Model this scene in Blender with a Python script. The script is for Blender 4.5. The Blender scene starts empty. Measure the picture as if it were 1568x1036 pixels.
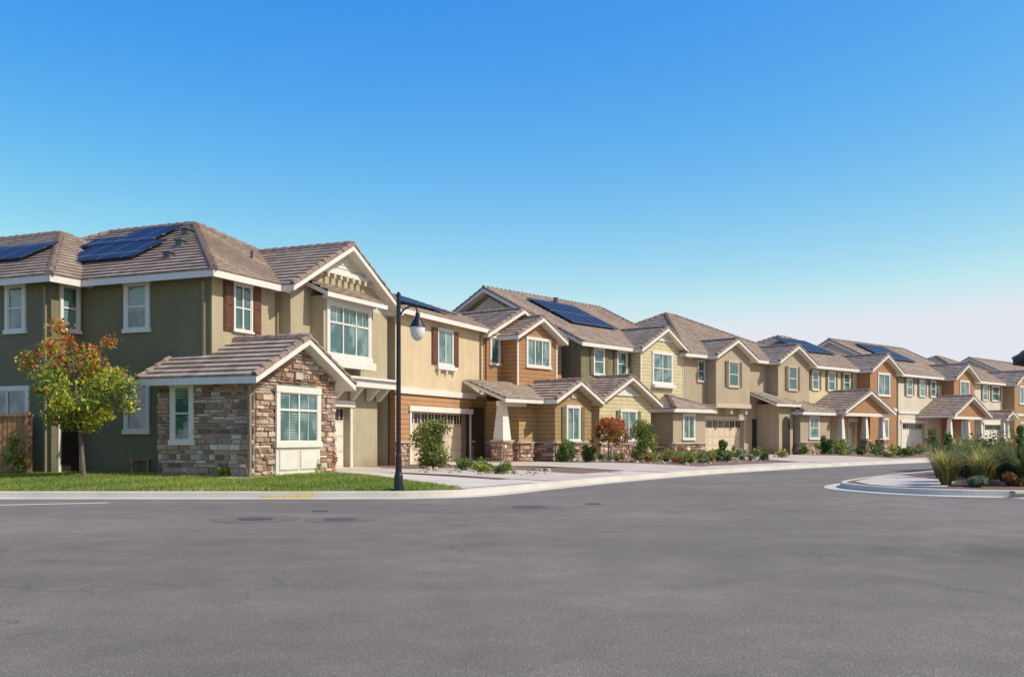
import bpy, bmesh, math, random
import numpy as np
from mathutils import Vector
from mathutils.geometry import delaunay_2d_cdt
random.seed(7); rng=np.random.default_rng(7)
scene=bpy.context.scene
COL=scene.collection
PAD=0.3
# ------------------------------------------------------------------ materials
MATS={}
def newmat(name):
    m=bpy.data.materials.new(name); m.use_nodes=True
    nt=m.node_tree; b=nt.nodes['Principled BSDF']; MATS[name]=m
    return m,nt,b
def N(nt,t,**k):
    n=nt.nodes.new(t)
    for a,v in k.items(): setattr(n,a,v)
    return n
def L(nt,a,b): nt.links.new(a,b)
def ramp(nt,fac,stops):
    r=N(nt,'ShaderNodeValToRGB'); e=r.color_ramp.elements
    while len(e)>len(stops): e.remove(e[-1])
    while len(e)<len(stops): e.new(0.5)
    for i,(p,c) in enumerate(stops):
        e[i].position=p; e[i].color=(*c,1)
    L(nt,fac,r.inputs[0]); return r.outputs[0]
def noise(nt,vec,scale,detail=4,rough=.55):
    n=N(nt,'ShaderNodeTexNoise'); n.inputs['Scale'].default_value=scale
    n.inputs['Detail'].default_value=detail; n.inputs['Roughness'].default_value=rough
    if vec is not None: L(nt,vec,n.inputs['Vector'])
    return n.outputs['Fac']
def bump(nt,h,b,dist,strength=1.0):
    n=N(nt,'ShaderNodeBump'); n.inputs['Distance'].default_value=dist; n.inputs['Strength'].default_value=strength
    L(nt,h,n.inputs['Height']); L(nt,n.outputs[0],b.inputs['Normal']); return n
def mul(c,k): return tuple(x*k for x in c)
def mixc(nt,fac,a,b,mode='MIX'):
    n=N(nt,'ShaderNodeMix',data_type='RGBA',blend_type=mode)
    if hasattr(fac,'links') or not isinstance(fac,(int,float)): L(nt,fac,n.inputs[0])
    else: n.inputs[0].default_value=fac
    for i,v in ((6,a),(7,b)):
        if isinstance(v,tuple): n.inputs[i].default_value=(*v,1)
        else: L(nt,v,n.inputs[i])
    return n.outputs[2]
def math_(nt,op,a,b=None,c=None):
    n=N(nt,'ShaderNodeMath',operation=op)
    for i,v in enumerate((a,b,c)):
        if v is None: continue
        if isinstance(v,(int,float)): n.inputs[i].default_value=v
        else: L(nt,v,n.inputs[i])
    return n.outputs[0]
def pos(nt): return N(nt,'ShaderNodeNewGeometry').outputs['Position']
def uv(nt): return N(nt,'ShaderNodeUVMap',uv_map='UVMap').outputs[0]

def stucco(name,c):
    m,nt,b=newmat(name); p=pos(nt)
    big=noise(nt,p,.7,5); fine=noise(nt,p,22,4,.7)
    col=ramp(nt,big,[(.3,mul(c,.86)),(.7,mul(c,1.1))])
    col=mixc(nt,.35,col,ramp(nt,fine,[(.35,mul(c,.75)),(.65,mul(c,1.18))]))
    sep=N(nt,'ShaderNodeSeparateXYZ'); L(nt,p,sep.inputs[0])
    dirt=ramp(nt,math_(nt,'ADD',math_(nt,'MULTIPLY',sep.outputs[2],.9),math_(nt,'MULTIPLY',big,.5)),[(.35,(.68,.64,.6)),(.95,(1,1,1))])
    col=mixc(nt,1.0,col,dirt,'MULTIPLY')
    mp=N(nt,'ShaderNodeMapping'); mp.inputs['Scale'].default_value=(5,5,.35); L(nt,p,mp.inputs[0])
    st=noise(nt,mp.outputs[0],1.0,4)
    col=mixc(nt,1.0,col,ramp(nt,st,[(.3,(.92,.91,.9)),(.6,(1.02,1.02,1.02))]),'MULTIPLY')
    L(nt,col,b.inputs['Base Color']); b.inputs['Roughness'].default_value=.92
    bump(nt,fine,b,.02,.7)
def siding(name,c,step=.2,vertical=False):
    m,nt,b=newmat(name); u=uv(nt); sep=N(nt,'ShaderNodeSeparateXYZ'); L(nt,u,sep.inputs[0])
    v=math_(nt,'FRACT',math_(nt,'DIVIDE',sep.outputs[0 if vertical else 1],step*(2 if vertical else 1)))
    if vertical:
        h=ramp(nt,v,[(0,(1,1,1)),(.13,(1,1,1)),(.15,(0,0,0)),(.98,(0,0,0)),(1,(1,1,1))])
        dk=ramp(nt,v,[(0,c),(.14,c),(.16,mul(c,.5)),(.22,mul(c,.95)),(.93,mul(c,.95)),(.985,mul(c,.6)),(1,c)])
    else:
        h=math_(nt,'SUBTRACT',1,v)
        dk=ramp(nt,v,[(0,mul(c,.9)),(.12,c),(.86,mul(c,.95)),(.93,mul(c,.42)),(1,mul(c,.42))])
    nz=noise(nt,pos(nt),3,4)
    col=mixc(nt,1.0,dk,ramp(nt,nz,[(.3,(.88,.88,.88)),(.7,(1.08,1.08,1.08))]),'MULTIPLY')
    L(nt,col,b.inputs['Base Color']); b.inputs['Roughness'].default_value=.7
    bump(nt,h,b,.03,.8)
def plain(name,c,rough=.6,var=.12,ns=4,metal=0,bp=0):
    m,nt,b=newmat(name); nz=noise(nt,pos(nt),ns,5)
    L(nt,ramp(nt,nz,[(.3,mul(c,1-var)),(.7,mul(c,1+var))]),b.inputs['Base Color'])
    b.inputs['Roughness'].default_value=rough; b.inputs['Metallic'].default_value=metal
    if bp: bump(nt,nz,b,bp)
stucco('stucco_olive_shaded',(.18,.165,.09)); stucco('stucco_yellow_tan',(.60,.475,.30)); stucco('stucco_tan',(.42,.33,.225))  # corner house sides: shade painted into a darker olive stucco
stucco('stucco_cream',(.60,.50,.31)); stucco('stucco_pale',(.60,.53,.42)); stucco('stucco_olive_sunlit',(.42,.355,.23))  # last one: same stucco on the corner house front, sunlight painted in
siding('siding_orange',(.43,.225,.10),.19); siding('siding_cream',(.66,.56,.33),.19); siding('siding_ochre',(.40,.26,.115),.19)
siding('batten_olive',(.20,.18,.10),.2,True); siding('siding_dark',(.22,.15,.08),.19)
plain('trim_white',(.68,.65,.58),.55,.05); plain('trim_tan',(.5,.42,.31),.6,.06)
plain('shutter_brown',(.12,.042,.022),.5,.2); plain('shutter_olive',(.15,.12,.06),.5,.2)
plain('garage_white',(.68,.64,.55),.5,.04); plain('garage_tan',(.60,.49,.36),.5,.05)
plain('door_dark',(.035,.022,.016),.4,.2); plain('metal_black',(.012,.012,.014),.35,.2,8); plain('roof_vent_metal',(.09,.09,.1),.5,.2); plain('dark_fascia',(.07,.055,.06),.6,.2)
plain('downspout_paint',(.25,.2,.13),.45,.08); plain('wood_fence',(.36,.18,.075),.8,.35,6,0,.01); plain('bark',(.15,.11,.08),.9,.35,14,0,.01)
plain('stone_cap',(.44,.38,.31),.8,.15,5)
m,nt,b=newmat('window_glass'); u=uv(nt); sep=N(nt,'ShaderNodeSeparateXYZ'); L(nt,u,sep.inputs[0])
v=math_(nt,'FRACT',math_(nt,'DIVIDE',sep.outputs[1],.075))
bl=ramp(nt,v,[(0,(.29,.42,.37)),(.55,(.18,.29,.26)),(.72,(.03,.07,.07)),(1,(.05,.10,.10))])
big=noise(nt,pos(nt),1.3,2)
col=mixc(nt,ramp(nt,big,[(.42,(0,0,0)),(.56,(1,1,1))]),bl,(.03,.10,.09))  # green-teal mix paints reflected trees into the glass colour, over the blinds
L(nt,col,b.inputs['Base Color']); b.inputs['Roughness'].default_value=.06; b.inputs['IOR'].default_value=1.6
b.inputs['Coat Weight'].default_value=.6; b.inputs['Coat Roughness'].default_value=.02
m,nt,b=newmat('garage_glass'); b.inputs['Base Color'].default_value=(.03,.035,.04,1); b.inputs['Roughness'].default_value=.08
m,nt,b=newmat('lamp_glass'); b.inputs['Base Color'].default_value=(.80,.78,.72,1); b.inputs['Roughness'].default_value=.2
m,nt,b=newmat('solar_panel'); u=uv(nt); sep=N(nt,'ShaderNodeSeparateXYZ'); L(nt,u,sep.inputs[0])
fx=math_(nt,'ABSOLUTE',math_(nt,'SUBTRACT',math_(nt,'FRACT',math_(nt,'DIVIDE',sep.outputs[0],1.02)),.5))
fy=math_(nt,'ABSOLUTE',math_(nt,'SUBTRACT',math_(nt,'FRACT',math_(nt,'DIVIDE',sep.outputs[1],1.65)),.5))
ln=math_(nt,'GREATER_THAN',math_(nt,'MAXIMUM',fx,fy),.48)
L(nt,mixc(nt,ln,(.018,.022,.04),(.13,.14,.16)),b.inputs['Base Color']); b.inputs['Roughness'].default_value=.4; b.inputs['Specular IOR Level'].default_value=.16
def tile(name,c1,c2,c3):
    m,nt,b=newmat(name); u=uv(nt)
    bt=N(nt,'ShaderNodeTexBrick'); L(nt,u,bt.inputs['Vector']); bt.offset=.5
    bt.inputs['Scale'].default_value=1; bt.inputs['Brick Width'].default_value=.31; bt.inputs['Row Height'].default_value=.33
    bt.inputs['Mortar Size'].default_value=.010; bt.inputs['Color1'].default_value=(0,0,0,1); bt.inputs['Color2'].default_value=(1,1,1,1)
    bt.inputs['Mortar'].default_value=(.5,.5,.5,1); bt.inputs['Bias'].default_value=0
    col=ramp(nt,bt.outputs['Color'],[(0,c1),(.5,c2),(1,c3)])
    nz=noise(nt,pos(nt),1.1,4)
    col=mixc(nt,1.0,col,ramp(nt,nz,[(.3,(.82,.8,.8)),(.7,(1.12,1.1,1.08))]),'MULTIPLY')
    col=mixc(nt,math_(nt,'MULTIPLY',bt.outputs['Fac'],.75),col,mul(c1,.35))
    nf=noise(nt,pos(nt),30,3)
    col=mixc(nt,.3,col,ramp(nt,nf,[(.3,mul(c1,.7)),(.7,mul(c3,1.15))]))
    L(nt,col,b.inputs['Base Color']); b.inputs['Roughness'].default_value=.85
    h=math_(nt,'SUBTRACT',math_(nt,'MULTIPLY',nf,.3),bt.outputs['Fac']); bump(nt,h,b,.02,.7)
tile('roof_tiles',(.23,.17,.13),(.37,.285,.22),(.49,.395,.32))
tile('dark_roof_tiles',(.06,.045,.06),(.09,.07,.09),(.13,.10,.12))
plain('ridge_caps',(.25,.18,.14),.85,.35,5,0,.01)
m,nt,b=newmat('stone_veneer'); at=N(nt,'ShaderNodeAttribute',attribute_name='Col'); nz=noise(nt,pos(nt),14,6,.7)
L(nt,mixc(nt,1.0,at.outputs['Color'],ramp(nt,nz,[(.25,(.65,.62,.6)),(.75,(1.3,1.27,1.24))]),'MULTIPLY'),b.inputs['Base Color'])
b.inputs['Roughness'].default_value=.9; bump(nt,nz,b,.03,1)
m,nt,b=newmat('foliage'); at=N(nt,'ShaderNodeAttribute',attribute_name='Col')
L(nt,at.outputs['Color'],b.inputs['Base Color']); b.inputs['Roughness'].default_value=.55
tr=N(nt,'ShaderNodeBsdfTranslucent'); L(nt,at.outputs['Color'],tr.inputs[0]); ms=N(nt,'ShaderNodeMixShader'); ms.inputs[0].default_value=.4
L(nt,b.outputs[0],ms.inputs[1]); L(nt,tr.outputs[0],ms.inputs[2]); L(nt,ms.outputs[0],nt.nodes['Material Output'].inputs[0])
# asphalt
m,nt,b=newmat('asphalt'); p=pos(nt)
a1=noise(nt,p,.16,5,.6); a2=noise(nt,p,1.4,5,.6); a3=noise(nt,p,70,3,.8)
vo=N(nt,'ShaderNodeTexVoronoi'); vo.inputs['Scale'].default_value=95; L(nt,p,vo.inputs['Vector'])
c=ramp(nt,a1,[(.32,(.178,.148,.118)),(.5,(.212,.178,.143)),(.7,(.26,.22,.18))])
c=mixc(nt,1.0,c,ramp(nt,a2,[(.3,(.86,.86,.86)),(.7,(1.12,1.12,1.12))]),'MULTIPLY')
c=mixc(nt,1.0,c,ramp(nt,a3,[(.3,(.5,.5,.5)),(.55,(1,1,1)),(.75,(1.75,1.7,1.65))]),'MULTIPLY')
c=mixc(nt,1.0,c,ramp(nt,vo.outputs['Color'],[(0,(.65,.65,.65)),(.8,(1.05,1.05,1.05)),(1,(1.9,1.85,1.75))]),'MULTIPLY')
vc=N(nt,'ShaderNodeTexVoronoi',feature='DISTANCE_TO_EDGE'); vc.inputs['Scale'].default_value=.16
wp=N(nt,'ShaderNodeVectorMath',operation='ADD'); L(nt,p,wp.inputs[0]); nn=N(nt,'ShaderNodeTexNoise'); nn.inputs['Scale'].default_value=.9; nn.inputs['Detail'].default_value=5; L(nt,p,nn.inputs['Vector'])
sc=N(nt,'ShaderNodeVectorMath',operation='SCALE'); sc.inputs['Scale'].default_value=2.2; L(nt,nn.outputs['Color'],sc.inputs[0]); L(nt,sc.outputs[0],wp.inputs[1]); L(nt,wp.outputs[0],vc.inputs['Vector'])
crk=ramp(nt,vc.outputs['Distance'],[(0,(.62,.62,.62)),(.0025,(.8,.8,.8)),(.005,(1,1,1))])
gate=ramp(nt,noise(nt,p,.3,2),[(.48,(0,0,0)),(.58,(1,1,1))])
c=mixc(nt,gate,c,mixc(nt,1.0,c,crk,'MULTIPLY'))
mp=N(nt,'ShaderNodeMapping'); mp.inputs['Scale'].default_value=(.05,.45,1); L(nt,p,mp.inputs[0]); stn=noise(nt,mp.outputs[0],1,3)
c=mixc(nt,1.0,c,ramp(nt,stn,[(.35,(.93,.93,.93)),(.65,(1.06,1.06,1.06))]),'MULTIPLY')
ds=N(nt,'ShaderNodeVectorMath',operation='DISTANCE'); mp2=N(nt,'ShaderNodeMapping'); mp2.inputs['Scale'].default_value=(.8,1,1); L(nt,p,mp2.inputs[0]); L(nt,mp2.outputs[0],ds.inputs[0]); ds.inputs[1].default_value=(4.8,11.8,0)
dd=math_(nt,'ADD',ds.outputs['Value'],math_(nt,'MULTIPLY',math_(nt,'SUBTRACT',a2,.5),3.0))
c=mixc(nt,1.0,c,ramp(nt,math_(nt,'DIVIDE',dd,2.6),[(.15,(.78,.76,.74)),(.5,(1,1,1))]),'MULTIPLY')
L(nt,c,b.inputs['Base Color']); b.inputs['Roughness'].default_value=.85; bump(nt,a3,b,.012,.8)
def concrete(name,c,joint):
    m,nt,b=newmat(name); p=pos(nt); a=noise(nt,p,.9,5); f_=noise(nt,p,40,3)
    col=ramp(nt,a,[(.3,mul(c,.84)),(.7,mul(c,1.08))]); col=mixc(nt,.25,col,ramp(nt,f_,[(.3,mul(c,.7)),(.7,mul(c,1.2))]))
    if joint:
        mp=N(nt,'ShaderNodeMapping'); mp.inputs['Rotation'].default_value[2]=math.radians(joint[1]); L(nt,p,mp.inputs[0])
        bt=N(nt,'ShaderNodeTexBrick'); bt.offset=0; L(nt,mp.outputs[0],bt.inputs['Vector']); bt.inputs['Scale'].default_value=1
        bt.inputs['Brick Width'].default_value=joint[0]; bt.inputs['Row Height'].default_value=joint[0]; bt.inputs['Mortar Size'].default_value=.012
        col=mixc(nt,math_(nt,'MULTIPLY',bt.outputs['Fac'],.55),col,mul(c,.35))
    L(nt,col,b.inputs['Base Color']); b.inputs['Roughness'].default_value=.85
concrete('concrete_kerb',(.56,.51,.43),None); concrete('concrete_walk',(.58,.51,.42),(1.5,40)); concrete('concrete_drive',(.53,.44,.36),(2.2,30))
m,nt,b=newmat('mulch'); p=pos(nt); a=noise(nt,p,28,5,.7); g=noise(nt,p,1.2,4)
c=ramp(nt,a,[(.3,(.08,.047,.03)),(.5,(.22,.135,.09)),(.72,(.42,.30,.21))]); c=mixc(nt,1.0,c,ramp(nt,g,[(.3,(.75,.75,.75)),(.7,(1.2,1.15,1.1))]),'MULTIPLY')
L(nt,c,b.inputs['Base Color']); b.inputs['Roughness'].default_value=.95; bump(nt,a,b,.05)
m,nt,b=newmat('lawn_soil'); p=pos(nt); a=noise(nt,p,30,5,.7); g=noise(nt,p,.8,4)
c=ramp(nt,g,[(.3,(.12,.18,.022)),(.55,(.17,.21,.03)),(.75,(.30,.26,.07))]); c=mixc(nt,1.0,c,ramp(nt,a,[(.3,(.5,.5,.5)),(.7,(1.4,1.4,1.3))]),'MULTIPLY')
L(nt,c,b.inputs['Base Color']); b.inputs['Roughness'].default_value=.95; bump(nt,a,b,.04)
plain('dry_ground',(.2,.16,.11),.95,.2,.3); plain('paint_white',(.66,.62,.56),.7,.2,20); plain('paint_yellow',(.60,.42,.10),.7,.25,15)
plain('cast_iron',(.09,.075,.065),.7,.3,20); plain('asphalt_patch',(.15,.122,.10),.9,.2,40); plain('garden_rock',(.34,.29,.24),.9,.3,6,0,.02)
# ------------------------------------------------------------------ mesh helpers
class Buf:
    def __init__(s): s.v=[];s.f=[];s.c=[]
    def add(s,pts,faces=None,col=(1,1,1)):
        o=len(s.v); s.v+= [tuple(p) for p in pts]; s.c+=[col]*len(pts)
        if faces is None: faces=[tuple(range(len(pts)))]
        s.f+=[tuple(o+i for i in f) for f in faces]
def mkobj(name,buf,mats,parent=None,col=False,smooth=False,uvs=True):
    me=bpy.data.meshes.new(name); me.from_pydata(buf.v,[],buf.f)
    for mm in (mats if isinstance(mats,list) else [mats]): me.materials.append(MATS[mm])
    if uvs:
        ul=me.uv_layers.new(name='UVMap'); data=np.zeros((len(me.loops),2))
        for p in me.polygons:
            n=p.normal; n=-n if (n.z<-1e-4) else n
            h=Vector((0,0,1)).cross(n)
            if h.length<.02: U=Vector((1,0,0));V=Vector((0,1,0))
            else:
                U=h.normalized()
                if U.x+U.y*.3<0: U=-U
                V=n.cross(U).normalized()
                if V.z<0: V=-V
            for li in p.loop_indices:
                co=me.vertices[me.loops[li].vertex_index].co; data[li]=(co.dot(U),co.dot(V))
        ul.data.foreach_set('uv',data.ravel())
    if col:
        ca=me.color_attributes.new('Col','FLOAT_COLOR','POINT'); a=np.ones((len(buf.v),4)); a[:,:3]=np.array(buf.c); ca.data.foreach_set('color',a.ravel())
    if smooth:
        me.polygons.foreach_set('use_smooth',[True]*len(me.polygons))
    o=bpy.data.objects.new(name,me); COL.objects.link(o)
    if parent: o.parent=parent
    return o
BOXF=[(0,1,2,3),(7,6,5,4),(0,4,5,1),(1,5,6,2),(2,6,7,3),(3,7,4,0)]
class Frame:
    def __init__(s,x,y,yaw):
        s.x,s.y=x,y;a=math.radians(yaw);s.d=(math.sin(a),math.cos(a));s.n=(math.cos(a),-math.sin(a))
    def T(s,a,w,z=0): return (s.x+a*s.d[0]+w*s.n[0], s.y+a*s.d[1]+w*s.n[1], z+PAD)
STONES=[(.40,.26,.19),(.48,.35,.26),(.27,.17,.12),(.58,.47,.37),(.42,.30,.235),(.32,.24,.195),(.64,.54,.44),(.21,.135,.10),(.48,.30,.21),(.38,.22,.15)]
class House:
    def __init__(s,name,fr):
        s.name=name; s.fr=fr; s.b={}; s.tiles='roof_tiles'
    def buf(s,m): return s.b.setdefault(m,Buf())
    def add(s,m,pts,faces=None,col=(1,1,1)): s.buf(m).add([s.fr.T(*p) for p in pts],faces,col)
    def box(s,m,s0,s1,w0,w1,z0,z1): 
        s.add(m,[(s0,w0,z0),(s1,w0,z0),(s1,w1,z0),(s0,w1,z0),(s0,w0,z1),(s1,w0,z1),(s1,w1,z1),(s0,w1,z1)],BOXF)
    def front(s,w): return lambda a,b,c=0:(a,w+c,b)
    def side(s,x): return lambda a,b,c=0:(x-c,a,b)
    def gb(s,m,P,a0,a1,b0,b1,c0,c1,col=(1,1,1)):
        s.add(m,[P(a0,b0,c0),P(a1,b0,c0),P(a1,b1,c0),P(a0,b1,c0),P(a0,b0,c1),P(a1,b0,c1),P(a1,b1,c1),P(a0,b1,c1)],BOXF,col)
    def window(s,P,a0,a1,b0,b1,nx=2,ny=1,tw=.11,trim='trim_white',shut=None,sw=.38,grid=None,sill=True):
        g=s.gb
        g('window_glass',P,a0,a1,b0,b1,.004,.014)
        t=trim
        g(t,P,a0-tw,a0,b0,b1,0,.06); g(t,P,a1,a1+tw,b0,b1,0,.06); g(t,P,a0-tw-.02,a1+tw+.02,b1,b1+tw*1.15,0,.075)
        g(t,P,a0-tw-(.04 if sill else 0),a1+tw+(.04 if sill else 0),b0-tw,b0,0,.09 if sill else .06)
        k='trim_white'
        f=.035
        g(k,P,a0,a0+f,b0,b1,.014,.042); g(k,P,a1-f,a1,b0,b1,.014,.042); g(k,P,a0+f,a1-f,b0,b0+f,.014,.042); g(k,P,a0+f,a1-f,b1-f,b1,.014,.042)
        for i in range(1,nx):
            x=a0+(a1-a0)*i/nx; g(k,P,x-.032,x+.032,b0+f,b1-f,.014,.045)
        for i in range(1,ny):
            z=b0+(b1-b0)*i/ny; g(k,P,a0+f,a1-f,z-.022,z+.022,.014,.04)
        if grid:
            gx,gz0,nn=grid
            for i in range(1,nn):
                x=a0+(a1-a0)*i/nn; g(k,P,x-.011,x+.011,gz0,b1-f,.014,.03)
        if shut:
            for (x0,x1) in ((a0-tw-sw,a0-tw-.01),(a1+tw+.01,a1+tw+sw)):
                g(shut,P,x0,x1,b0-.06,b1+.06,0,.05)
                g(shut,P,x0+.05,x1-.05,b0+.02,(b0+b1)/2-.04,.05,.065); g(shut,P,x0+.05,x1-.05,(b0+b1)/2+.04,b1-.02,.05,.065)
    def poly_roof(s,pts,caps=[],thick=.2,trim='trim_white',step=.33):
        W=[Vector(s.fr.T(*p)) for p in pts]
        n=(W[1]-W[0]).cross(W[2]-W[0]).normalized()
        if n.z<0: n=-n
        U=Vector((0,0,1)).cross(n).normalized()
        if U.x+U.y*.3<0: U=-U
        V=n.cross(U).normalized()
        if V.z<0: V=-V
        B=s.buf(s.tiles); P2=[(p.dot(U),p.dot(V)) for p in W]; c=W[0].dot(n)
        lo=min(p[1] for p in P2); hi=max(p[1] for p in P2)
        def clip(poly,k,sgn):
            out=[]
            for i in range(len(poly)):
                a=poly[i];b=poly[(i+1)%len(poly)]; da=sgn*(a[1]-k);db=sgn*(b[1]-k)
                if da>=0: out.append(a)
                if (da>0 and db<0) or (da<0 and db>0):
                    t=da/(da-db); out.append((a[0]+(b[0]-a[0])*t,a[1]+(b[1]-a[1])*t))
            return out
        k=lo
        while k<hi-.02:
            k2=min(k+step,hi); q=clip(clip(P2,k,1),k2,-1)
            if len(q)>=3:
                lift=lambda b_:.012+.055*(1-(b_-k)/step)
                B.add([U*a_+V*b_+n*(c+lift(b_)) for a_,b_ in q])
                e=[p for p in q if abs(p[1]-k)<1e-5]
                if len(e)>=2:
                    e.sort(); a_,b_=e[0],e[-1]
                    B.add([U*a_[0]+V*k+n*(c+.067),U*b_[0]+V*k+n*(c+.067),U*b_[0]+V*k+n*(c-.005),U*a_[0]+V*k+n*(c-.005)])
            k=k2
        T=s.buf(trim); m_=len(W); top=[p+Vector((0,0,-.012)) for p in W]; bot=[p+Vector((0,0,-thick)) for p in W]
        T.add(top+bot,[tuple(range(m_)),tuple(range(2*m_-1,m_-1,-1))]+[(i,(i+1)%m_,m_+(i+1)%m_,m_+i) for i in range(m_)])
    def caps(s,p0,p1,hw=.13,ht=.1,lift=.03):
        a=Vector(s.fr.T(*p0));b=Vector(s.fr.T(*p1)); d=(b-a); Ln=d.length
        if Ln<.1: return
        d.normalize(); sd=d.cross(Vector((0,0,1))).normalized(); up=sd.cross(d)
        n=max(1,int(Ln/.36)); B=s.buf('ridge_caps')
        for i in range(n):
            q0=a+d*(Ln*i/n); q1=a+d*(Ln*(i+1)/n+.03); j=random.uniform(-.008,.008)
            for_pts=[]
            for q,k,l in ((q0,1.0,lift+.03),(q1,.85,lift)):
                for x,y in ((-hw,-.06),(-hw*.75,ht*.5),(0,ht),(hw*.75,ht*.5),(hw,-.06)):
                    for_pts.append(q+sd*(x*k+j)+up*(y*k+l))
            B.add(for_pts,[(0,1,6,5),(1,2,7,6),(2,3,8,7),(3,4,9,8),(4,3,2,1,0),(5,6,7,8,9)])
    def gable(s,a0,a1,b0,b1,z0,ze,pitch,oh=.4,e0=0.,e1=.35,wall='stucco_tan',swap=False,capr=True,body=True,trim='trim_white',rakes=True):
        f=(lambda a,b,z:(b,a,z)) if swap else (lambda a,b,z:(a,b,z))
        am=(a0+a1)/2; zr=ze+pitch*((a1-a0)/2+oh); zw=ze+pitch*oh-.17; zt=zr-.17
        if body:
            P=[(a0,z0),(a1,z0),(a1,zw),(am,zt),(a0,zw)]
            s.add(wall,[f(a,b0,z) for a,z in P]+[f(a,b1,z) for a,z in P],[(0,1,2,3,4),(9,8,7,6,5),(0,5,6,1),(1,6,7,2),(4,9,5,0),(2,7,8,3),(3,8,9,4)])
        for sg,ax in ((-1,a0-oh),(1,a1+oh)):
            s.poly_roof([f(ax,b0-e0,ze),f(ax,b1+e1,ze),f(am,b1+e1,zr),f(am,b0-e0,zr)],trim=trim)
            if rakes:
                if e1>0: s.caps(f(ax,b1+e1-.06,ze),f(am,b1+e1-.06,zr),.1,.07)
                if e0>0: s.caps(f(ax,b0-e0+.06,ze),f(am,b0-e0+.06,zr),.1,.07)
        if capr: s.caps(f(am,b0-e0,zr),f(am,b1+e1,zr))
        return zr
    def hip(s,s0,s1,w0,w1,ze,pitch,oh=.45,trim='trim_white'):
        s0-=oh;s1+=oh;w0-=oh;w1+=oh; A=s1-s0;Bw=w1-w0
        if A<Bw: h=A/2; r0=(s0+h,w0+h);r1=(s0+h,w1-h)
        else: h=Bw/2; r0=(s0+h,w0+h);r1=(s1-h,w0+h)
        zr=ze+pitch*h
        c=[(s0,w0,ze),(s1,w0,ze),(s1,w1,ze),(s0,w1,ze)]; R0=(*r0,zr);R1=(*r1,zr)
        if A<Bw:
            F_=[[c[0],c[1],R0],[c[1],c[2],R1,R0],[c[2],c[3],R1],[c[3],c[0],R0,R1]]
            H=[(c[0],R0),(c[1],R0),(c[2],R1),(c[3],R1),(R0,R1)]
        else:
            F_=[[c[0],c[1],R1,R0],[c[1],c[2],R1],[c[2],c[3],R0,R1],[c[3],c[0],R0]]
            H=[(c[0],R0),(c[3],R0),(c[1],R1),(c[2],R1),(R0,R1)]
        for q in F_: s.poly_roof(q,trim=trim)
        for a,b in H: s.caps(a,b)
        return zr
    def shed(s,s0,s1,wb,wf,zb,zf,trim='trim_white',thick=.16):
        s.poly_roof([(s0,wf,zf),(s1,wf,zf),(s1,wb,zb),(s0,wb,zb)],trim=trim,thick=thick)
    def stones(s,P,a0,a1,b0,b1,top=None,holes=[],big=1.0,cap=False):
        z=b0
        while z<b1-.02:
            h=min(random.choice([.07,.09,.11,.14,.17])*big,b1-z); a=a0-random.uniform(0,.15)
            while a<a1:
                w=random.uniform(.16,.5)*big*(1 if h<.12*big else .85); x0=max(a,a0);x1=min(a+w,a1)
                xm=(x0+x1)/2; zt=z+h
                ok=x1-x0>.03
                if ok and top is not None:
                    zt=min(zt,top(xm))
                    if zt-z<.03: ok=False
                for (h0,h1,k0,k1) in holes:
                    if x0>=h0-.02 and x1<=h1+.02 and z>=k0-.02 and zt<=k1+.02: ok=False
                if ok:
                    c=random.choice(STONES); k=random.uniform(.8,1.2); pr=random.uniform(.02,.085); g=.009
                    j=lambda:random.uniform(-.008,.008)
                    q=.012
                    s.add('stone_veneer',[P(x0+g,z+g,-.01),P(x1-g,z+g,-.01),P(x1-g,zt-g,-.01),P(x0+g,zt-g,-.01),
                        P(x0+g+q+j(),z+g+q+j(),pr),P(x1-g-q+j(),z+g+q+j(),pr+j()),P(x1-g-q+j(),zt-g-q+j(),pr+j()),P(x0+g+q+j(),zt-g-q+j(),pr)],BOXF,tuple(x*k for x in c))
                a+=w
            z+=h
        if cap: s.gb('stone_cap',P,a0-.03,a1+.03,b1,b1+.07,-.02,.11)
    def garage(s,s0,s1,h,w,mat='garage_white',rec=.3,l=None,r=None,ztop=2.9,wall='stucco_tan',trim='trim_white',trimw=.14):
        s.box(wall,l,s0,w-rec,w,-.15,ztop); s.box(wall,s1,r,w-rec,w,-.15,ztop); s.box(wall,s0,s1,w-rec,w,h,ztop)
        P=s.front(w)
        s.gb(trim,P,s0-trimw,s0,0,h,0,.04); s.gb(trim,P,s1,s1+trimw,0,h,0,.04); s.gb(trim,P,s0-trimw-.1,s1+trimw+.1,h,h+.22,0,.09)
        D=s.front(w-rec); s.gb(mat,D,s0,s1,0,h,.004,.04)
        n=max(4,int(round((s1-s0)/.62))); cw=(s1-s0)/n; rh=h/4
        for i in range(n):
            for j in range(4):
                a,b=s0+i*cw+.06,s0+(i+1)*cw-.06; c0,c1=j*rh+.07,(j+1)*rh-.07
                if j==3:
                    s.gb('garage_glass',D,a,b,c0,c1,.04,.05)
                    s.gb(mat,D,(a+b)/2-.015,(a+b)/2+.015,c0,c1,.05,.06)
                else: s.gb(mat,D,a,b,c0,c1,.04,.058)
        for j in (1,2,3): s.gb('door_dark',D,s0,s1,j*rh-.006,j*rh+.002,.04,.0415)
    def solar(s,s0,s1,w0,w1,zf):
        t=lambda a,w,o:(a,w,zf(a,w)+o)
        q=[(s0,w0),(s1,w0),(s1,w1),(s0,w1)]
        s.add('solar_panel',[t(*p,.15) for p in q]+[t(*p,.2) for p in q],BOXF)
    def downspout(s,P,a,b0,b1): s.gb('downspout_paint',P,a-.04,a+.04,b0,b1,.0,.08)
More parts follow.
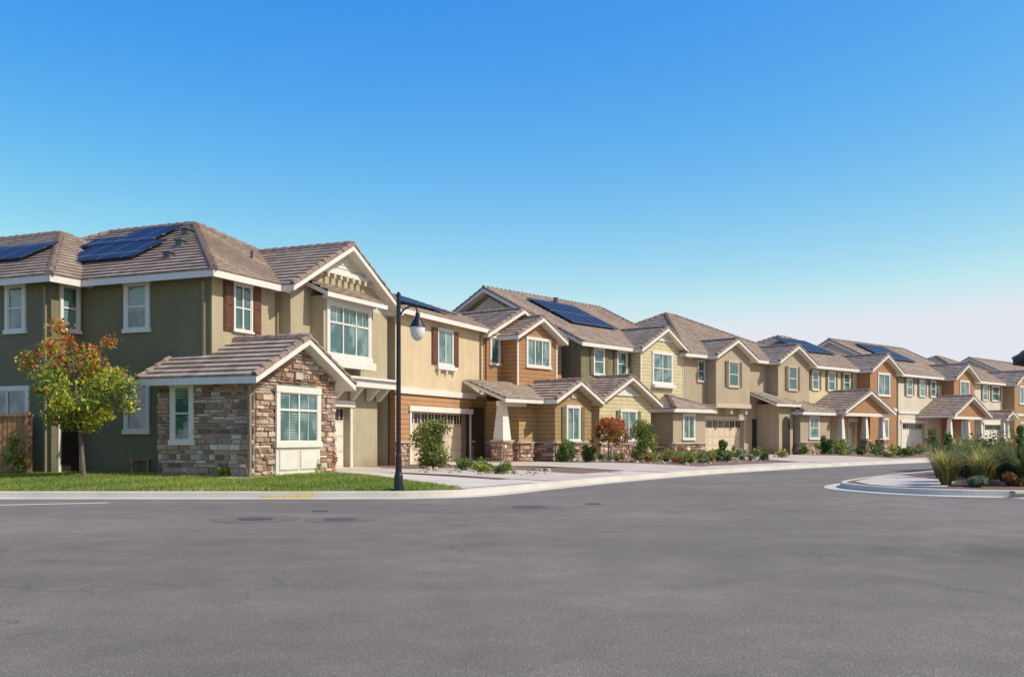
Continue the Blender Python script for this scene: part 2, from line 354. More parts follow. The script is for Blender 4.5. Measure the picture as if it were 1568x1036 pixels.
    def done(s):
        e=bpy.data.objects.new(s.name,None); COL.objects.link(e)
        for m_,b in s.b.items(): mkobj(m_+'_part' if m_ not in('roof_tiles','ridge_caps','stone_veneer') else m_,b,m_,e,col=(m_=='stone_veneer'))
        return e
# ------------------------------------------------------------------ houses
TW='trim_white'
def house1():
    h=House('olive_stucco_corner_house',Frame(-8.71,28.4,23)); OL='stucco_olive_shaded'; LT='stucco_olive_sunlit'
    h.box(OL,0,9.3,-13,-.02,2.6,5.85); h.box(OL,0,9.3,-13,-.27,-.2,2.6)
    h.box(OL,0,3.1,-.27,-.02,-.2,2.6)
    h.box(LT,0.02,9.28,-.02,0,2.6,5.85)  # thin front skin in the tone with painted-in sunlight
    h.hip(0,9.3,-13.2,0,5.85,.53)
    h.box(OL,-1.17,6,-18,-5,-.2,5.84); h.hip(-1.17,7,-19,-5,5.84,.53)
    h.gable(3.2,9.25,-5,.45,2.95,5.85,.535,oh=.45,e1=.45,wall=LT)
    h.garage(3.5,7.3,2.15,.05,l=3.1,r=9.2,wall=LT,ztop=2.95)
    P=h.front(.45)
    h.gb(TW,P,5.9,9.45,2.85,3.12,-.3,.32); h.gb(TW,P,5.9,9.5,3.12,3.2,-.3,.42)
    for x in (6.2,7.3,8.4,9.1):
        h.add(TW,[(x-.08,.1,2.85),(x+.08,.1,2.85),(x+.08,.65,2.85),(x-.08,.65,2.85),(x-.08,.1,2.4),(x+.08,.1,2.4),(x+.08,.2,2.4),(x-.08,.2,2.4)],BOXF)
    zr=5.85+.535*3.475; am=6.225
    hb=6.78; hw=(zr-.2-hb)/.535
    h.add(TW,[(am-hw,.475,hb),(am+hw,.475,hb),(am,.475,zr-.2)])
    for i in range(5):
        z=hb+.1+i*.13; k=(zr-.28-z)/.535
        if k>.08: h.gb('trim_tan',P,am-min(k,1.1),am+min(k,1.1),z,z+.02,.026,.045)
    h.gb(TW,P,am-hw-.25,am+hw+.25,hb-.16,hb,0,.12)
    for i in range(9):
        x=am-1.55+i*.39; h.gb('trim_tan',P,x-.07,x+.07,hb-.32,hb-.16,0,.2)
    h.box(LT,4.3,7.4,.4,.95,3.5,5.72)
    h.shed(3.95,7.75,.4,1.35,6.22,5.78)
    Pb=h.front(.95)
    h.window(Pb,4.6,7.05,3.85,5.45,3,1,.16,grid=(0,4.9,6))
    h.gb(TW,Pb,4.6,7.05,4.86,4.92,.014,.045)
    h.gb(TW,Pb,4.3,7.4,3.42,3.68,-.1,.14); h.gb(TW,Pb,4.25,7.45,5.62,5.72,0,.1)
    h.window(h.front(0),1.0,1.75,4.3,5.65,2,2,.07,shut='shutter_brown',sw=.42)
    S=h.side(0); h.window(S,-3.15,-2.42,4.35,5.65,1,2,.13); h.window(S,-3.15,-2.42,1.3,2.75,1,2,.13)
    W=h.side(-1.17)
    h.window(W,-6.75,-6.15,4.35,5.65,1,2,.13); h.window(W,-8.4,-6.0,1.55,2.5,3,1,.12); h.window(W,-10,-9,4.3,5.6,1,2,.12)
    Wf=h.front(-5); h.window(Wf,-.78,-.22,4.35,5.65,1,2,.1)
    h.gb('door_dark',Wf,-.85,-.15,0,2.05,.005,.03); h.gb(TW,Wf,-.95,-.85,0,2.15,0,.05); h.gb(TW,Wf,-.15,-.05,0,2.15,0,.05)
    h.box('stone_cap',-.95,2.98,-1.1,2.25,-.2,2.72)
    z=h.gable(-.95,2.98,-1.15,2.25,2.5,2.72,.5,oh=.5,e0=.3,e1=.45,wall='stone_cap')
    topf=lambda a:2.72+.5*(a+.95+.5)-.2 if a<1.015 else 2.72+.5*(2.98+.5-a)-.2
    h.stones(h.side(-.95),-1.1,2.25,0-.1,2.6,holes=[(-.62,.28,.75,2.75)])
    h.stones(h.front(2.25),-.95,2.98,-.1,4.0,top=topf,holes=[(-.2,2.15,-.2,2.62)])
    h.window(h.side(-1.0),-.45,.1,1.0,2.5,1,2,.14)
    F_=h.front(2.31)
    h.window(F_,.05,1.9,.95,2.35,2,1,.16,grid=(0,1.0,4)); h.gb(TW,F_,.05,1.9,1.83,1.89,.014,.05)
    h.gb(TW,F_,-.1,2.05,0,.84,-.03,.03); h.gb('trim_tan',F_,.02,.95,.12,.74,.03,.036); h.gb('trim_tan',F_,1.02,1.93,.12,.74,.03,.036)
    h.gb(TW,F_,.06,.91,.16,.70,.03,.05); h.gb(TW,F_,1.06,1.89,.16,.70,.03,.05)
    h.gb('stone_cap',F_,.8,1.15,2.75,2.95,0,.06)
    h.poly_roof([(2.0,.9,3.3),(3.5,.9,3.3),(3.5,.0,4.2),(2.0,.0,4.2)])
    h.downspout(S,-.25,2.9,5.6); h.downspout(h.side(-1.05),2.2,0,2.5); h.downspout(W,-5.2,0,5.6); h.downspout(h.front(.0),3.05,3.2,5.6)
    zf=lambda a,w:5.85+.53*(a+.45)
    h.solar(.9,2.45,-5.9,-3.9,zf); h.solar(.9,2.45,-7.1,-5.95,zf); h.solar(2.55,4.1,-6.6,-4.7,zf); h.solar(2.55,3.4,-7.9,-6.65,zf)
    zg=lambda a,w:5.84+.53*(a+1.62)
    h.solar(-.2,1.3,-12,-7.4,zg)
    for (a,w_) in ((2.1,-3.0),(3.4,-3.9),(.9,-2.4)):
        zz=5.85+.53*(a+.45); h.box('roof_vent_metal',a-.12,a+.12,w_-.12,w_+.12,zz-.1,zz+.18); h.box('roof_vent_metal',a-.17,a+.17,w_-.17,w_+.17,zz+.18,zz+.22)
    for (a,w_) in ((4.2,-1.8),(6.0,-1.6)):
        zz=5.85-.53*(w_-.45); h.box('ridge_caps',a-.06,a+.06,w_-.06,w_+.06,zz-.1,zz+.3)
    h.done()
def house2():
    h=House('tan_and_orange_craftsman_house',Frame(-3.59,38.4,23)); Y='stucco_yellow_tan'; O='siding_orange'
    h.box(Y,-1.1,7.2,-9,-.5,2.9,6.0); h.box(Y,-1.1,7.2,-9,-.85,-.2,2.9)
    h.hip(-1.1,10.5,-9,-.5,6.0,.36,.4)
    h.garage(.15,5.5,2.1,-.5,l=-1.1,r=7.2,wall=O,mat='garage_tan',ztop=2.85,rec=.25)
    P=h.front(-.5); h.gb(TW,P,-1.15,7.2,2.78,3.02,0,.09)
    h.window(P,2.45,3.75,4.15,5.55,2,1,.08,shut='shutter_brown',sw=.5); h.gb(TW,P,2.2,4.0,3.9,4.06,0,.16)
    for x in (2.4,3.1,3.8): h.gb(TW,P,x-.06,x+.06,3.74,3.9,0,.12)
    h.stones(P,-1.1,0,-.1,.85,cap=True); h.stones(P,5.7,7.0,-.1,.85,cap=True)
    zf=lambda a,w:6.0+.36*(-w-.5+.4)
    h.solar(-.5,5.5,-3.6,-1.1,zf)
    h.downspout(P,6.6,3.1,5.7)
    h.fr=Frame(-1.3,45.0,38)
    h.box(O,0,6.2,-6,0,-.2,5.9)
    h.gable(0.1,5.0,-6,.1,2.9,5.8,.5,oh=.3,e1=.35,wall=O)
    h.gable(1.2,4.4,-3,1.0,2.8,5.75,.5,oh=.4,e1=.4,wall=O)
    Q=h.front(1.0); h.window(Q,2.0,3.7,4.45,5.65,3,1,.12,grid=(0,5.1,6)); h.gb(TW,Q,1.15,4.45,2.95,3.1,0,.06)
    h.gb(TW,Q,1.2,1.3,3.1,5.6,0,.03); h.gb(TW,Q,4.3,4.4,3.1,5.6,0,.03)
    h.window(h.front(0.1),.4,.95,4.5,5.65,1,1,.1)
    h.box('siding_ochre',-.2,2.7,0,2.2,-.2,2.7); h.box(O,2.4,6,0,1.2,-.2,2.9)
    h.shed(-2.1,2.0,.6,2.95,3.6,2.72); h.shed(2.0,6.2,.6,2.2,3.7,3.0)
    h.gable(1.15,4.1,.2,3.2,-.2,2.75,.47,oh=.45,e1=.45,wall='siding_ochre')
    K=h.front(3.2); h.window(K,2.1,3.0,.95,2.4,2,1,.12,shut='shutter_olive',sw=.35); h.stones(K,1.15,4.1,-.1,.8,cap=True); h.stones(h.side(1.15),2.2,3.2,-.1,.8,cap=True)
    h.gb('stone_cap',K,2.4,2.8,2.85,3.1,0,.05)
    M=h.front(2.2); h.stones(M,-.2,1.1,-.1,.8,cap=True); h.stones(h.side(-.2),0.3,2.2,-.1,.8,cap=True)
    h.box('door_dark',-1.6,-.4,.3,.36,0,2.4); h.box('siding_dark',-1.9,-.2,.1,.3,0,2.9)
    for x in (-1.4,):
        h.box('stone_cap',x-.38,x+.38,2.2-.38,2.2+.38,.88,.95)
        h.stones(lambda a,b,c=0:(x+a,2.52+c,b),-.32,.32,-.1,.88); h.stones(lambda a,b,c=0:(x-.32-c,2.2+a,b),-.32,.32,-.1,.88)
        h.box('stone_cap',x-.31,x+.31,2.2-.31,2.2+.31,-.1,.88)
        a,b_=.28,.15
        h.add(TW,[(x-a,2.2-a,.95),(x+a,2.2-a,.95),(x+a,2.2+a,.95),(x-a,2.2+a,.95),(x-b_,2.2-b_,2.55),(x+b_,2.2-b_,2.55),(x+b_,2.2+b_,2.55),(x-b_,2.2+b_,2.55)],BOXF)
    h.box(TW,-2.0,-.1,2.35,2.55,2.42,2.62)
    h.done()
def house3():
    h=House('cream_and_olive_house',Frame(3.5,49.7,40)); B='batten_olive'; C='siding_cream'
    h.gable(-12.4,0,0,10.4,-.2,5.85,.5,oh=.45,e0=.5,e1=.4,wall=B,swap=True)
    h.add('stucco_yellow_tan',[(-.01,-9.4,7.0),(-.01,-3,7.0),(-.01,-6.2,8.7)])
    h.gb('trim_tan',h.side(0),-6.6,-5.8,7.4,8.2,.01,.05)
    P=h.front(0)
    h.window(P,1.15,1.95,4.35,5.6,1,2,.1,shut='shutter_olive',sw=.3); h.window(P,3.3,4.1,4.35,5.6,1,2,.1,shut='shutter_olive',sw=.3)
    h.gb(TW,P,0,5,3.5,3.7,0,.06)
    h.gable(4.6,9.2,-5,.6,-.2,5.8,.5,oh=.4,e1=.4,wall=C)
    Q=h.front(.6); h.window(Q,5.9,7.8,4.1,5.65,2,2,.13); h.gb(TW,Q,5.7,8.0,3.8,3.97,0,.25)
    h.add(TW,[(5.9,.62,6.55),(7.9,.62,6.55),(6.9,.62,7.05)]); h.gb(TW,Q,5.7,8.1,6.4,6.54,0,.06)
    h.gb(TW,Q,4.6,9.2,2.95,3.15,0,.07); h.gb(TW,Q,4.6,4.7,3.15,5.6,0,.03); h.gb(TW,Q,9.1,9.2,3.15,5.6,0,.03)
    h.gable(-.8,3.9,-1,1.7,-.2,2.8,.47,oh=.5,e1=.45,wall=C)
    R=h.front(1.7); h.window(R,1.1,2.4,.95,2.35,2,1,.12,shut='shutter_olive',sw=.35); h.stones(R,-.8,3.9,-.1,.7,cap=True)
    h.add(TW,[(.5,1.72,3.3),(2.6,1.72,3.3),(1.55,1.72,3.82)]); h.gb(TW,R,.3,2.8,3.16,3.29,0,.06)
    h.box('garage_white',5.0,9.0,.6,.63,0,2.1); h.gb(TW,Q,4.85,9.1,2.1,2.3,0,.06)
    h.downspout(P,10.1,0,5.5)
    zf=lambda a,w:5.85+.5*(-w+.45)
    h.solar(1.9,6.2,-5.1,-1.9,zf)
    h.box('roof_vent_metal',5,5.2,-5.6,-5.4,8.5,9.2)
    h.done()
F4=(9.9,56.3,47)
def house45():
    h=House('tan_stucco_house',Frame(*F4)); T='stucco_tan'
    h.box(T,0,6.5,-12,0,2.8,5.85); h.box(T,0,6.5,-12,-.3,-.2,2.8)
    h.hip(0,13.3,-12.6,0,5.85,.5)
    h.garage(1.35,6.0,2.1,0,l=0,r=6.5,wall=T,mat='garage_tan',ztop=2.8,trim='trim_tan')
    P=h.front(0); h.window(P,1.3,1.9,4.35,5.5,1,2,.08,trim='trim_tan')
    h.gable(2.1,5.6,-4,.7,2.85,5.8,.5,oh=.4,e1=.4,wall=T)
    h.gb('trim_tan',h.front(.7),2.05,5.65,2.8,3.05,-.5,.08)
    for x in (2.3,3.85,5.4): h.box('trim_tan',x-.1,x+.1,0,.6,2.45,2.8)
    h.window(h.front(.7),3.4,4.3,4.1,5.5,1,2,.09,shut='shutter_olive',sw=.32,trim='trim_tan')
    h.box(T,-3.5,-.6,-1.5,1.9,-.2,2.6); h.hip(-3.5,-.6,-2,1.9,2.6,.4,.4)
    K=h.front(1.9); h.window(K,-2.6,-1.7,1.0,2.25,2,1,.1); h.stones(K,-3.5,-.6,-.1,.7,cap=True); h.stones(h.side(-3.5),0,1.9,-.1,.7,cap=True)
    h.done()
    h=House('tan_stucco_arch_entry_house',Frame(*F4))
    h.box(T,6.52,13,-12,0,-.2,5.84)
    h.box('door_dark',6.9,7.7,0,.02,0,2.2)
    h.box(T,7.4,9.0,.02,1.6,-.2,3.1); h.shed(6.5,9.3,-.1,2.0,3.9,3.1)
    A=h.front(1.6); pts=[(7.75,1.61,0),(8.65,1.61,0)]+[(8.2+.45*math.cos(t),1.61,1.9+.45*math.sin(t)) for t in np.linspace(0,math.pi,10)]
    h.add('door_dark',pts)
    h.gable(8.6,12.3,-4,.8,2.8,5.8,.5,oh=.4,e1=.4,wall=T)
    h.window(h.front(.8),9.8,10.7,4.1,5.5,1,2,.09,shut='shutter_olive',sw=.32,trim='trim_tan')
    h.box(T,9.2,12.8,0,2.0,-.2,2.7); h.hip(9.2,12.8,-2,2.0,2.65,.4,.4)
    K=h.front(2.0); h.window(K,10.3,11.3,1.0,2.3,1,2,.1); h.stones(K,9.2,12.8,-.1,.7,cap=True); h.stones(h.side(9.2),.8,2.0,-.1,.7,cap=True)
    h.done()
def house_n(name,s0,wallc,gab,s_g,s_p,gar,wins,ridge,low,solar=None,stone=True):
    h=House(name,Frame(*F4))
    s1=s0+12.2
    h.box(wallc,s0,s1,-11,0,2.8,5.85); h.box(wallc,s0,s1,-11,-.3,-.2,2.8)
    if ridge=='g': h.gable(-11,0,s0,s1,5.2,5.85,.5,oh=.45,e0=.45,e1=.45,wall=wallc,swap=True)
    else: h.hip(s0,s1,-11,0,5.85,.45)
    h.garage(gar[0],gar[1],2.15,0,l=s0,r=s1,wall=wallc,mat='garage_white',ztop=2.8)
    P=h.front(0)
    for a,b in wins: h.window(P,a,b,4.3,5.5,1,2,.09,shut='shutter_olive',sw=.3)
    h.gb(TW,P,s0,s1,2.85,3.02,0,.08)
    h.gable(s_g[0],s_g[1],-4,1.0,-.2,5.8,.5,oh=.4,e1=.4,wall=gab)
    Q=h.front(1.0); m_=(s_g[0]+s_g[1])/2; h.window(Q,m_-.8,m_+.8,4.1,5.55,2,1,.12); h.gb(TW,Q,s_g[0],s_g[1],2.95,3.15,0,.07)
    h.add(TW,[(m_-.9,1.02,6.5),(m_+.9,1.02,6.5),(m_,1.02,6.95)])
    h.window(Q,m_-.6,m_+.6,1.0,2.3,2,1,.1)
    p0,p1=s_p; h.gable(p0,p1,-.5,2.6,2.6,2.75,low,oh=.4,e1=.4,wall=gab if stone else wallc,body=True)
    h.box(TW,p0,p1,2.4,2.62,2.45,2.65)
    for x in (p0+.3,(p0+p1)/2+.4,p1-.3):
        h.box('stone_cap',x-.3,x+.3,2.0,2.6,-.1,.9)
        h.stones(lambda a,b,c=0:(x+a,2.6+c,b),-.32,.32,-.1,.88,big=1.3); h.stones(lambda a,b,c=0:(x-.3-c,2.3+a,b),-.32,.32,-.1,.88,big=1.3)
        h.add(TW,[(x-.2,2.1,.95),(x+.2,2.1,.95),(x+.2,2.5,.95),(x-.2,2.5,.95),(x-.12,2.18,2.46),(x+.12,2.18,2.46),(x+.12,2.42,2.46),(x-.12,2.42,2.46)],BOXF)
    if solar: h.solar(*solar,lambda a,w:5.85+(.5 if ridge=='g' else .45)*(.45-w))
    h.done()
house1(); house2(); house3(); house45()
house_n('cream_and_orange_porch_house',13.2,'stucco_cream','siding_orange',(20.2,24.2),(13.4,19.6),(19.0,20.0),[(14.1,14.8),(16.2,17.0),(18.3,19.1)],'h',.4,(16.5,21,-4.6,-2))
house_n('pale_stucco_porch_house',26.6,'stucco_pale','siding_orange',(34.2,38.2),(30.0,36.4),(27.2,31.2),[(28,28.8),(30.2,31),(32.2,33)],'g',.42,(29,34,-4.8,-2))
house_n('tan_gable_porch_house',40.2,'stucco_pale','siding_ochre',(47.0,51.0),(40.5,42.0),(42.8,48),[(42.5,43.3),(44.5,46)],'h',.4)
house_n('cream_gable_porch_house',53.6,'stucco_cream','siding_orange',(61,65),(54,59),(56,60),[(55,56),(58,59)],'g',.4)
h=House('dark_roof_neighbour_house',Frame(20.35,38.4,47)); h.tiles='dark_roof_tiles'; h.box('stucco_tan',0,11,0,10,-.2,4.1); h.gable(0,10,0,11,3.8,4.1,.62,oh=.5,e0=.5,e1=.5,wall='stucco_tan',swap=True,trim='dark_fascia')
h.window(h.side(0),3,5,1,2.4,2,1); h.window(h.side(0),6.5,8,1,2.4,2,1); h.done()
# ------------------------------------------------------------------ ground
def smooth_line(P,n=8):
    out=[];P=[P[0]]+P+[P[-1]]
    for i in range(1,len(P)-2):
        p0,p1,p2,p3=[np.array(q,float) for q in P[i-1:i+3]]
        for k in range(n):
            t=k/n; out.append(.5*((2*p1)+(-p0+p2)*t+(2*p0-5*p1+4*p2-p3)*t*t+(-p0+3*p1-3*p2+p3)*t**3))
    out.append(np.array(P[-1],float)); return out
KL=smooth_line([(-60,22.25),(-30,22.25),(-12,22.25),(-4,22.25),(-2,22.5),(-.7,23.5),(1.4,27.4),(3.67,31.3),(7.9,37.5),(13.9,44.7),(21.6,52.5),(32.3,61.8),(50,76),(90,106)])
KR=smooth_line([(90,88),(50,66),(40,58),(28,48.5),(20,41.5),(14.7,35.2),(10.9,30.2),(9.1,27.2),(9.0,25.2),(10.0,23.4),(12,22.6),(16,22.3),(60,21.8)])
def offs(Lp,o):
    out=[]
    for i,p in enumerate(Lp):
        a=Lp[max(0,i-1)];b=Lp[min(len(Lp)-1,i+1)];t=(b-a)/np.linalg.norm(b-a); out.append(p+o*np.array([-t[1],t[0]]))
    return out
def distf(x,y,Lp):
    A=np.array(Lp[:-1]);B=np.array(Lp[1:]);d=B-A;p=np.array([x,y]);t=np.clip(((p-A)*d).sum(1)/(d*d).sum(1),0,1)
    return np.sqrt((((A+d*t[:,None])-p)**2).sum(1).min())
def Hh(x,y):
    if x>8.5 and y<66 and distf(x,y,KR)<distf(x,y,KL): return .14+.1*min(1,distf(x,y,KR)/3)
    t=min(1,max(0,(distf(x,y,KL)-.2)/5)); return .14+.155*(t*t*(3-2*t))
def inpoly(x,y,poly):
    r=np.zeros(len(x),bool); n=len(poly)
    for i in range(n):
        x0,y0=poly[i];x1,y1=poly[(i+1)%n]
        if y0==y1: continue
        c=((y0>y)!=(y1>y))&(x<(x1-x0)*(y-y0)/(y1-y0)+x0); r^=c
    return r
def drape(name,poly,mat,dz,step=1.5):
    out=[]
    for i in range(len(poly)):
        a=np.array(poly[i],float);b=np.array(poly[(i+1)%len(poly)],float); k=max(1,int(np.linalg.norm(b-a)/max(step,1.5)))
        for j in range(k): out.append(a+(b-a)*j/k)
    nb=len(out); xs=[p[0] for p in out];ys=[p[1] for p in out]
    gx,gy=np.meshgrid(np.arange(min(xs)+.37,max(xs),step),np.arange(min(ys)+.41,max(ys),step)); gx=gx.ravel();gy=gy.ravel()
    k=inpoly(gx,gy,[tuple(p) for p in out]); vs=[Vector((p[0],p[1])) for p in out]+[Vector((a,b)) for a,b in zip(gx[k],gy[k])]
    r=delaunay_2d_cdt(vs,[(i,(i+1)%nb) for i in range(nb)],[],0,1e-4)
    V,F_=r[0],r[2]
    cx=np.array([sum(V[i].x for i in f)/len(f) for f in F_]); cy=np.array([sum(V[i].y for i in f)/len(f) for f in F_])
    keep=inpoly(cx,cy,[tuple(p) for p in out]); F_=[f for f,kk in zip(F_,keep) if kk]
    me=bpy.data.meshes.new(name); me.from_pydata([(v_.x,v_.y,Hh(v_.x,v_.y)+dz) for v_ in V],[],[tuple(f) for f in F_]); me.materials.append(MATS[mat])
    o=bpy.data.objects.new(name,me); COL.objects.link(o); return o
def sheet(name,x0,x1,y0,y1,z,mat):
    B=Buf();B.add([(x0,y0,z),(x1,y0,z),(x1,y1,z),(x0,y1,z)]); return mkobj(name,B,mat,uvs=False)
sheet('ground',-1500,1500,-300,3000,-.03,'dry_ground'); sheet('road',-120,160,-60,150,0,'asphalt')
def kerb(name,Lp,sg,mat='concrete_kerb'):
    B=Buf(); prof=[(-.42,.002),(-.42,.008),(0,.014),(.02,.135),(.045,.152),(.17,.152),(.17,.10)]
    rows=[offs(Lp,sg*o) for o,z in prof]; n=len(Lp)
    for i in range(len(prof)-1):
        for j in range(n-1):
            q=[(*rows[i][j],prof[i][1]),(*rows[i+1][j],prof[i+1][1]),(*rows[i+1][j+1],prof[i+1][1]),(*rows[i][j+1],prof[i][1])]
            B.add(q[::-1])
    return mkobj(name,B,mat,uvs=False)
kerb('kerb',KL,1); kerb('kerb',KR,1)
inner=[tuple(p) for p in offs(KL,.15)]
drape('planting_bed',inner+[(90,160),(-60,160)],'mulch',-.01,2.0)
innerR=[tuple(p) for p in offs(KR,.15)]
drape('planting_bed',innerR+[(95,22),(95,86)],'mulch',-.01,2.0)
i0=min(range(len(KL)),key=lambda i:np.hypot(KL[i][0]+1.0,KL[i][1]-23.3))
sw=[tuple(p) for p in offs(KL,.17)][i0:-8]; sb=[tuple(p) for p in offs(KL,1.7)][i0:-8]
drape('sidewalk',sw+sb[::-1],'concrete_walk',.004,.7)
def trimmed(fr,s0,s1,w0):
    out=[]
    for s_ in (s0,(s0+s1)/2,s1):
        w_=w0
        while w_<25:
            x,y,_=fr.T(s_,w_)
            if distf(x,y,KL)<.2: break
            w_+=.03
        out.append((x,y))
    return [fr.T(s1,w0)[:2],fr.T(s0,w0)[:2]]+out
f1=Frame(-8.71,28.4,23)
drape('driveway',trimmed(f1,3.3,7.7,-.25),'concrete_drive',.010)
drape('corner_walkway',[(-1.2,23.6),(.6,26.6),(-.6,27.6),(-2.6,28.4),(-4.6,30.6),(-5.6,30.3)],'concrete_walk',.016)
f2=Frame(-3.59,38.4,23); drape('driveway',trimmed(f2,-.1,5.7,-.8),'concrete_drive',.010)
f3=Frame(3.5,49.7,40); drape('driveway',trimmed(f3,4.9,9.2,.6),'concrete_drive',.010)
f4=Frame(*F4)
for a,b in ((1.0,6.8),(18.6,21.5),(27,31.5),(42.6,48.2),(56,60)): drape('driveway',trimmed(f4,a,b,-.3),'concrete_drive',.010)
lawn=[(-60,22.42),(-4,22.42),(-2.1,22.65),(-1.2,23.45),(-2.4,25.2),(-5.7,30.0),(-6.4,28.6),(-8.6,29),(-12,33),(-60,33)]
drape('lawn',lawn,'lawn_soil',.004,1.2)
drape('stepping_walk',[(-7.9,26.2),(-7.0,26.2),(-7.0,26.9),(-7.9,26.9)],'concrete_walk',.012)
drape('corner_ramp',[(9.3,25.4),(9.6,24.5),(10.6,23.9),(11.6,25.6),(12.4,31.3),(11.4,30.4),(9.5,27.2)],'concrete_walk',.006)
B=Buf()
x0,x1=-5.7,-4.5
B.add([(x0,22.225,.018),(x1,22.225,.018),(x1,22.275,.1535),(x0,22.275,.1535)]); B.add([(x0,22.28,.156),(x1,22.28,.156),(x1,22.40,.156),(x0,22.40,.156)])
mkobj('yellow_kerb_paint',B,'paint_yellow',uvs=False)
B=Buf(); B.add([(13.0,22.35,.03),(15.4,22.2,.03),(15.4,22.25,.154),(13.0,22.42,.154)]); B.add([(13.0,22.43,.157),(15.4,22.28,.157),(15.4,22.4,.157),(13.0,22.55,.157)])
mkobj('yellow_kerb_paint',B,'paint_yellow',uvs=False)
B=Buf(); B.add([(-16,18.2,.004),(-8.6,20.75,.004),(-8.45,20.6,.004),(-16,17.95,.004)]); mkobj('road_marking',B,'paint_white',uvs=False)
def disc(name,x,y,r,mat,z):
    B=Buf(); B.add([(x+r*math.cos(t),y+r*math.sin(t),z) for t in np.linspace(0,2*math.pi,32,endpoint=False)])
    if mat=='cast_iron':
        for k in range(6):
            B.add([(x-r*.8+k*r*.3,y-r*.4,z+.003),(x-r*.72+k*r*.3,y-r*.4,z+.003),(x-r*.72+k*r*.3,y+r*.4,z+.003),(x-r*.8+k*r*.3,y+r*.4,z+.003)])
    mkobj(name,B,mat,uvs=False)
disc('manhole_cover',-4.35,16.6,.3,'cast_iron',.008); disc('asphalt_ring',-4.35,16.6,.75,'asphalt_patch',.004)
disc('manhole_cover',-2.9,16.5,.28,'cast_iron',.008); disc('asphalt_ring',-2.9,16.5,.6,'asphalt_patch',.004)
disc('manhole_cover',.35,19.4,.35,'cast_iron',.008); disc('asphalt_ring',.35,19.4,.7,'asphalt_patch',.004); disc('manhole_cover',-3.6,18.4,.16,'cast_iron',.006); disc('manhole_cover',1.7,20.4,.17,'cast_iron',.006)
def fastmesh(name,V,Fn,C,mat,per,parent=None):
    me=bpy.data.meshes.new(name); nv=len(V);nf=nv//per
    me.vertices.add(nv);me.vertices.foreach_set('co',V.astype(np.float32).ravel())
    me.loops.add(nv);me.loops.foreach_set('vertex_index',np.arange(nv,dtype=np.int32))
    me.polygons.add(nf);me.polygons.foreach_set('loop_start',np.arange(0,nv,per,dtype=np.int32))
    me.update(calc_edges=True)
    ca=me.color_attributes.new('Col','FLOAT_COLOR','POINT'); a=np.ones((nv,4),np.float32); a[:,:3]=C; ca.data.foreach_set('color',a.ravel())
    me.materials.append(MATS[mat]); o=bpy.data.objects.new(name,me); COL.objects.link(o)
    if parent: o.parent=parent
    return o
n=100000; x=rng.uniform(-19,-1,n);y=rng.uniform(22.45,31.5,n);k=inpoly(x,y,[(p[0],p[1]) for p in lawn]); x=x[k];y=y[k]
hz=np.array([.145+.15*min(1,max(0,(yy-22.45)/5)) for yy in y]); a=rng.uniform(0,6.28,len(x)); hh=rng.uniform(.03,.085,len(x)); w=.012
lx=rng.normal(0,.02,len(x)); ly=rng.normal(0,.02,len(x))
V=np.stack([np.stack([x-w*np.cos(a),y-w*np.sin(a),hz],1),np.stack([x+w*np.cos(a),y+w*np.sin(a),hz],1),np.stack([x+lx,y+ly,hz+hh],1)],1).reshape(-1,3)
pt=(np.sin(x*.9+y*.6)+np.sin(x*2.3-y*1.7)+rng.normal(0,.6,len(x)))*.25+.45; pt=np.clip(pt,0,1)[:,None]
C=(1-pt)*np.array([.15,.26,.025])+pt*np.array([.38,.42,.07]); dry=(rng.random(len(x))<.14)[:,None]; C=np.where(dry,np.array([.48,.38,.15]),C)
fastmesh('grass',V,None,np.repeat(C,3,0),'foliage',3)
def leafpts(blobs,n,size,pal,shell=.55,flat=.0):
    cs=np.array([b[0] for b in blobs],float); rs=np.array([b[1] if isinstance(b[1],(tuple,list)) else (b[1],)*3 for b in blobs],float)
    wt=rs.prod(1)**(2/3); wt/=wt.sum(); i=rng.choice(len(blobs),n,p=wt)
    d=rng.normal(size=(n,3)); d/=np.linalg.norm(d,axis=1)[:,None]; r=shell+(1-shell)*rng.random(n); r=np.where(rng.random(n)<.25,rng.random(n),r)*(1+rng.normal(0,.10,n))
    c=cs[i]+d*rs[i]*r[:,None]; u=rng.normal(size=(n,3)); u/=np.linalg.norm(u,axis=1)[:,None]; v=np.cross(u,rng.normal(size=(n,3))); v/=np.linalg.norm(v,axis=1)[:,None]
    sz=(size*rng.uniform(.6,1.4,n))[:,None]
    V=np.stack([c-u*sz,c-v*sz*.5,c+u*sz,c+v*sz*.5],1).reshape(-1,3)
    pal=np.array(pal); bc=rng.integers(0,len(pal),len(blobs)); pick=np.where(rng.random(n)<.65,bc[i],rng.integers(0,len(pal),n))
    C=pal[pick]*rng.uniform(.65,1.35,n)[:,None]
    return V,C,c
def pk(P,k=1.6): return [mul(c,k) for c in P]
G1=pk([(.05,.10,.02),(.08,.14,.025),(.035,.07,.015),(.12,.17,.03)])
G2=pk([(.16,.19,.04),(.09,.13,.025),(.22,.22,.06),(.12,.15,.04)])
GR=pk([(.1,.12,.03),(.25,.1,.04),(.3,.16,.05),(.2,.10,.03)])
YG=pk([(.3,.27,.05),(.2,.22,.04),(.12,.15,.03)])
SV=pk([(.22,.25,.16),(.15,.19,.11),(.3,.3,.18)],1.3)
